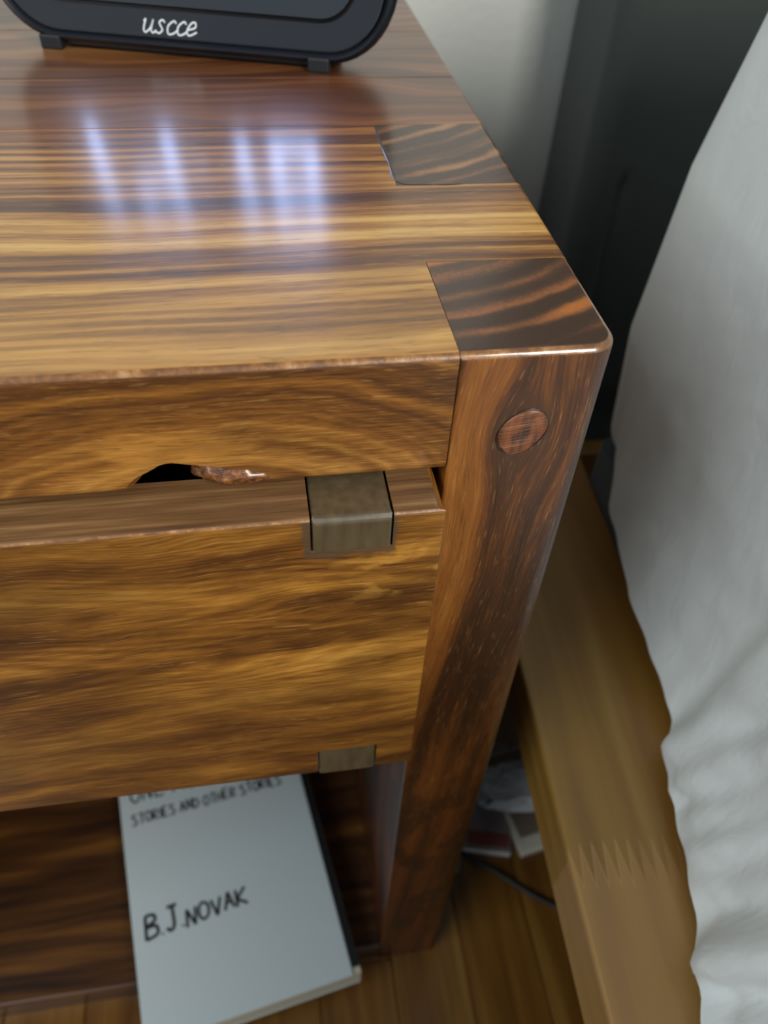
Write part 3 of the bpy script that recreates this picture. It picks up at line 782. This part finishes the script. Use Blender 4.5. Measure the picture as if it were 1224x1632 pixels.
# plan path: from the foot end along the side to the rounded corner, then across the head end
CRR = 0.052; cc = Vector((0.174, 0.184))
plan = []    # (pos2d, outward normal2d, y used for hem)
yv = -1.36
while yv < cc.y-0.004:
    plan.append((Vector((cc.x-CRR + (yv-cc.y)*0.03, yv)), Vector((-1, 0)), yv)); yv += 0.004 if yv > -0.24 else 0.03
for k in range(0, 25):
    a = math.pi - (math.pi/2)*k/24
    nrm = Vector((math.cos(a), math.sin(a))); plan.append((cc + nrm*CRR, nrm, None))
xv = cc.x
while xv < 1.4:
    xv += 0.03; plan.append((Vector((xv, cc.y+CRR)), Vector((0, 1)), None))
sb = bmesh.new(); NZ = 90; ZT = 0.665; cols = []
for i, (p2, nrm, hy) in enumerate(plan):
    zh = lerp(HEMZ, hy) if hy is not None else 0.350
    col_ = []
    for j in range(NZ+1):
        t = j/NZ; z_ = zh + (ZT-zh)*t
        base = p2 + nrm*bulge(z_)
        if hy is not None:
            hx = lerp(HEM, hy) + 0.0015*noise.noise(Vector((hy*60, 0, 0)))
            wgt = max(0.0, 1-(z_-zh)/0.16)**1.7 * (1 if hy < 0.14 else max(0, 1-(hy-0.14)/0.044))
            tx = base.x*(1-wgt) + hx*wgt
            # folds: long vertical ripples, stronger low down towards the foot
            low = max(0.0, min(1.0, (0.02-hy)/0.05)); dn = max(0.0, 1-(z_-zh)/0.20)
            fold = noise.noise(Vector((hy*34 + z_*6, z_*7, 0.4)))*0.022*low*(0.35+dn) * (1 if j else .3)
            fold += noise.noise(Vector((hy*80 + z_*26, z_*18, 2.4)))*0.009*low*(0.4+dn)
            # overlapping flap edge
            e = (hy-0.004) + (z_-0.31)*0.10
            flap = 0.006*(1/(1+math.exp(max(-50, min(50, e/0.0022)))))*max(0, 1-(z_-0.31)/0.13)
            broad = 0.004*noise.noise(Vector((hy*9, z_*9, 7.7)))*min(1, j/8)*max(0, min(1, (0.17-hy)/0.1))
            w2 = 0.0015*noise.noise(Vector((hy*50+z_*30, z_*40-hy*20, 5.5)))*min(1, j/6)*max(0, min(1, (0.17-hy)/0.06))
            base = Vector((tx - fold*min(1, j/3+.3) - flap*min(1, j/4) + broad + w2, base.y))
        else:
            base = base + nrm*0.003*noise.noise(Vector((base.x*30, z_*12, 3)))*min(1, max(0, (base.x-0.13)/0.05))
        col_.append(sb.verts.new((base.x, base.y, z_)))
    cols.append(col_)
for i in range(len(cols)-1):
    for j in range(NZ): sb.faces.new((cols[i][j], cols[i+1][j], cols[i+1][j+1], cols[i][j+1]))
# top surface: pull the last ring in towards the middle of the bed
mid = Vector((0.8, -0.55))
prev = [c[-1] for c in cols]
for k, (fr, zz) in enumerate([(0.02, 0.676), (0.05, 0.682), (0.2, 0.688), (0.95, 0.69)]):
    ring = [sb.verts.new((v.co.x+(mid.x-v.co.x)*(fr if k else 0.02), v.co.y+(mid.y-v.co.y)*(fr if k else 0.02), zz)) for v in [c[-1] for c in cols]]
    for i in range(len(ring)-1): sb.faces.new((prev[i], prev[i+1], ring[i+1], ring[i]))
    prev = ring
nc = NT('white_cotton'); wv = nc.noise(nc.tc, 1900, 2, 0.6)
wr = nc.noise(nc.scale(nc.tc, (60, 60, 34)), 1, 3, 0.5, 0.8)
nc.bump(nc.math('ADD', nc.math('MULTIPLY', wv, 0.10), wr), 0.0012)
M_sheet = nc.fin(S('#d6dad9'), 0.85, Sheen_Weight=0.2)
sheet = link('bed_sheet', sb, M_sheet, None, True)
tag(sheet, 'white cotton sheet wrapped over the tall mattress, hem creased over the side rail', 'bedding')

# ------------------------------------------------------------------ things on the floor between nightstand and bed
def crumple(name, x0, x1, y0, y1, z0, z1, seed, amp, mat, rough=10):
    bm = bmesh.new(); bmesh.ops.create_icosphere(bm, subdivisions=5, radius=1.0)
    for v in bm.verts:
        c = v.co.copy()
        s_ = Vector([math.copysign(abs(q)**0.55, q) for q in c])
        n1 = noise.noise(c*rough*.25 + Vector((seed, 0, 0))); n2 = abs(noise.noise(c*rough*.5 + Vector((0, seed, 0))))
        s_ *= 1 + amp*n1 - amp*n2
        v.co = Vector(((x0+x1)/2 + s_.x*(x1-x0)/2, (y0+y1)/2 + s_.y*(y1-y0)/2, max(z0, (z0+z1)/2 + s_.z*(z1-z0)/2)))
    return link(name, bm, mat, None, True)
M_bag = simple('white_bag_plastic', S('#d5dade'), 0.35, coat=0.2)
M_clear = simple('grey_bag_plastic', S('#85807f'), 0.3, coat=0.4)
tag(crumple('plastic_bag', 0.055, 0.185, 0.083, 0.125, 0.0302, 0.050, 2.0, .22, M_bag), 'crumpled white plastic bag on the papers between nightstand and bed rail', 'bag')
pp = thing('magazine', 'grey magazine with a dull red panel lying flat on the floor by the bed', 'magazine', (0.036, 0.070, 0.0005))
pp.rotation_euler = (0, 0, math.radians(-14))
link('page_block', box_bm(0.0, 0.040, 0.0, 0.10, 0.0, 0.0075, 0.0006, 1), simple('magazine_paper', S('#e6e3da'), 0.7), pp)
link('cover', box_bm(0.0, 0.040, 0.0005, 0.10, 0.0077, 0.0087), simple('grey_card', S('#8d8482'), 0.5), pp)
link('red_panel', box_bm(0.003, 0.0385, 0.004, 0.016, 0.0088, 0.0091), simple('dull_red_print', S('#86483f'), 0.5), pp)
p2 = thing('envelope', 'pale envelope stack on the floor against the bed side of the magazine', 'envelope', (0.084, 0.058, 0.0005))
p2.rotation_euler = (0, 0, math.radians(10))
link('envelope_body', box_bm(0.0, 0.10, 0.0, 0.09, 0.0, 0.010, 0.001, 1), simple('envelope_paper', S('#d9d2c2'), 0.7), p2)
link('envelope_flap', box_bm(0.004, 0.097, 0.012, 0.088, 0.0102, 0.0112, 0.0003, 1), simple('brown_card', S('#857464'), 0.6), p2)
bx_ = thing('flat_box', 'narrow grey cardboard box under the crumpled white bag', 'box', (0.05, 0.088, 0.0005))
link('box_body', box_bm(0.006, 0.21, 0.0126, 0.038, 0, 0.020, 0.001, 1), simple('grey_cardboard', S('#6f7375'), 0.7), bx_)
link('lid', box_bm(0.004, 0.212, 0.0106, 0.040, 0.0203, 0.0290, 0.001, 1), simple('pale_cardboard', S('#b4babe'), 0.6), bx_)
bx_.location.y = 0.0885
cb = catmull([(0.03, 0.46, 0.0025), (0.012, 0.14, 0.0025), (0.030, 0.0765, 0.0025), (0.060, 0.050, 0.0025), (0.085, 0.028, 0.0025), (0.107, 0.0125, 0.0025), (0.16, -0.03, 0.0025), (0.3, -0.12, 0.0025)], 8)
tag(link('cable', tube(cb, 0.0020, 8), simple('black_rubber', S('#121417'), 0.5), None, True), 'thin black power cable running over the floor under the bed rail', 'cable')
tg = thing('paper_scrap', 'small pale strip lying beside the black cable near the nightstand foot', 'strip', (0.0275, 0.0535, 0))
link('strip', tube([(0, 0, 0.0012), (0.003, 0.006, 0.0018), (0.0075, 0.014, 0.0012)], 0.0011, 6), simple('pale_plastic', S('#8d8883'), 0.5), tg, True)
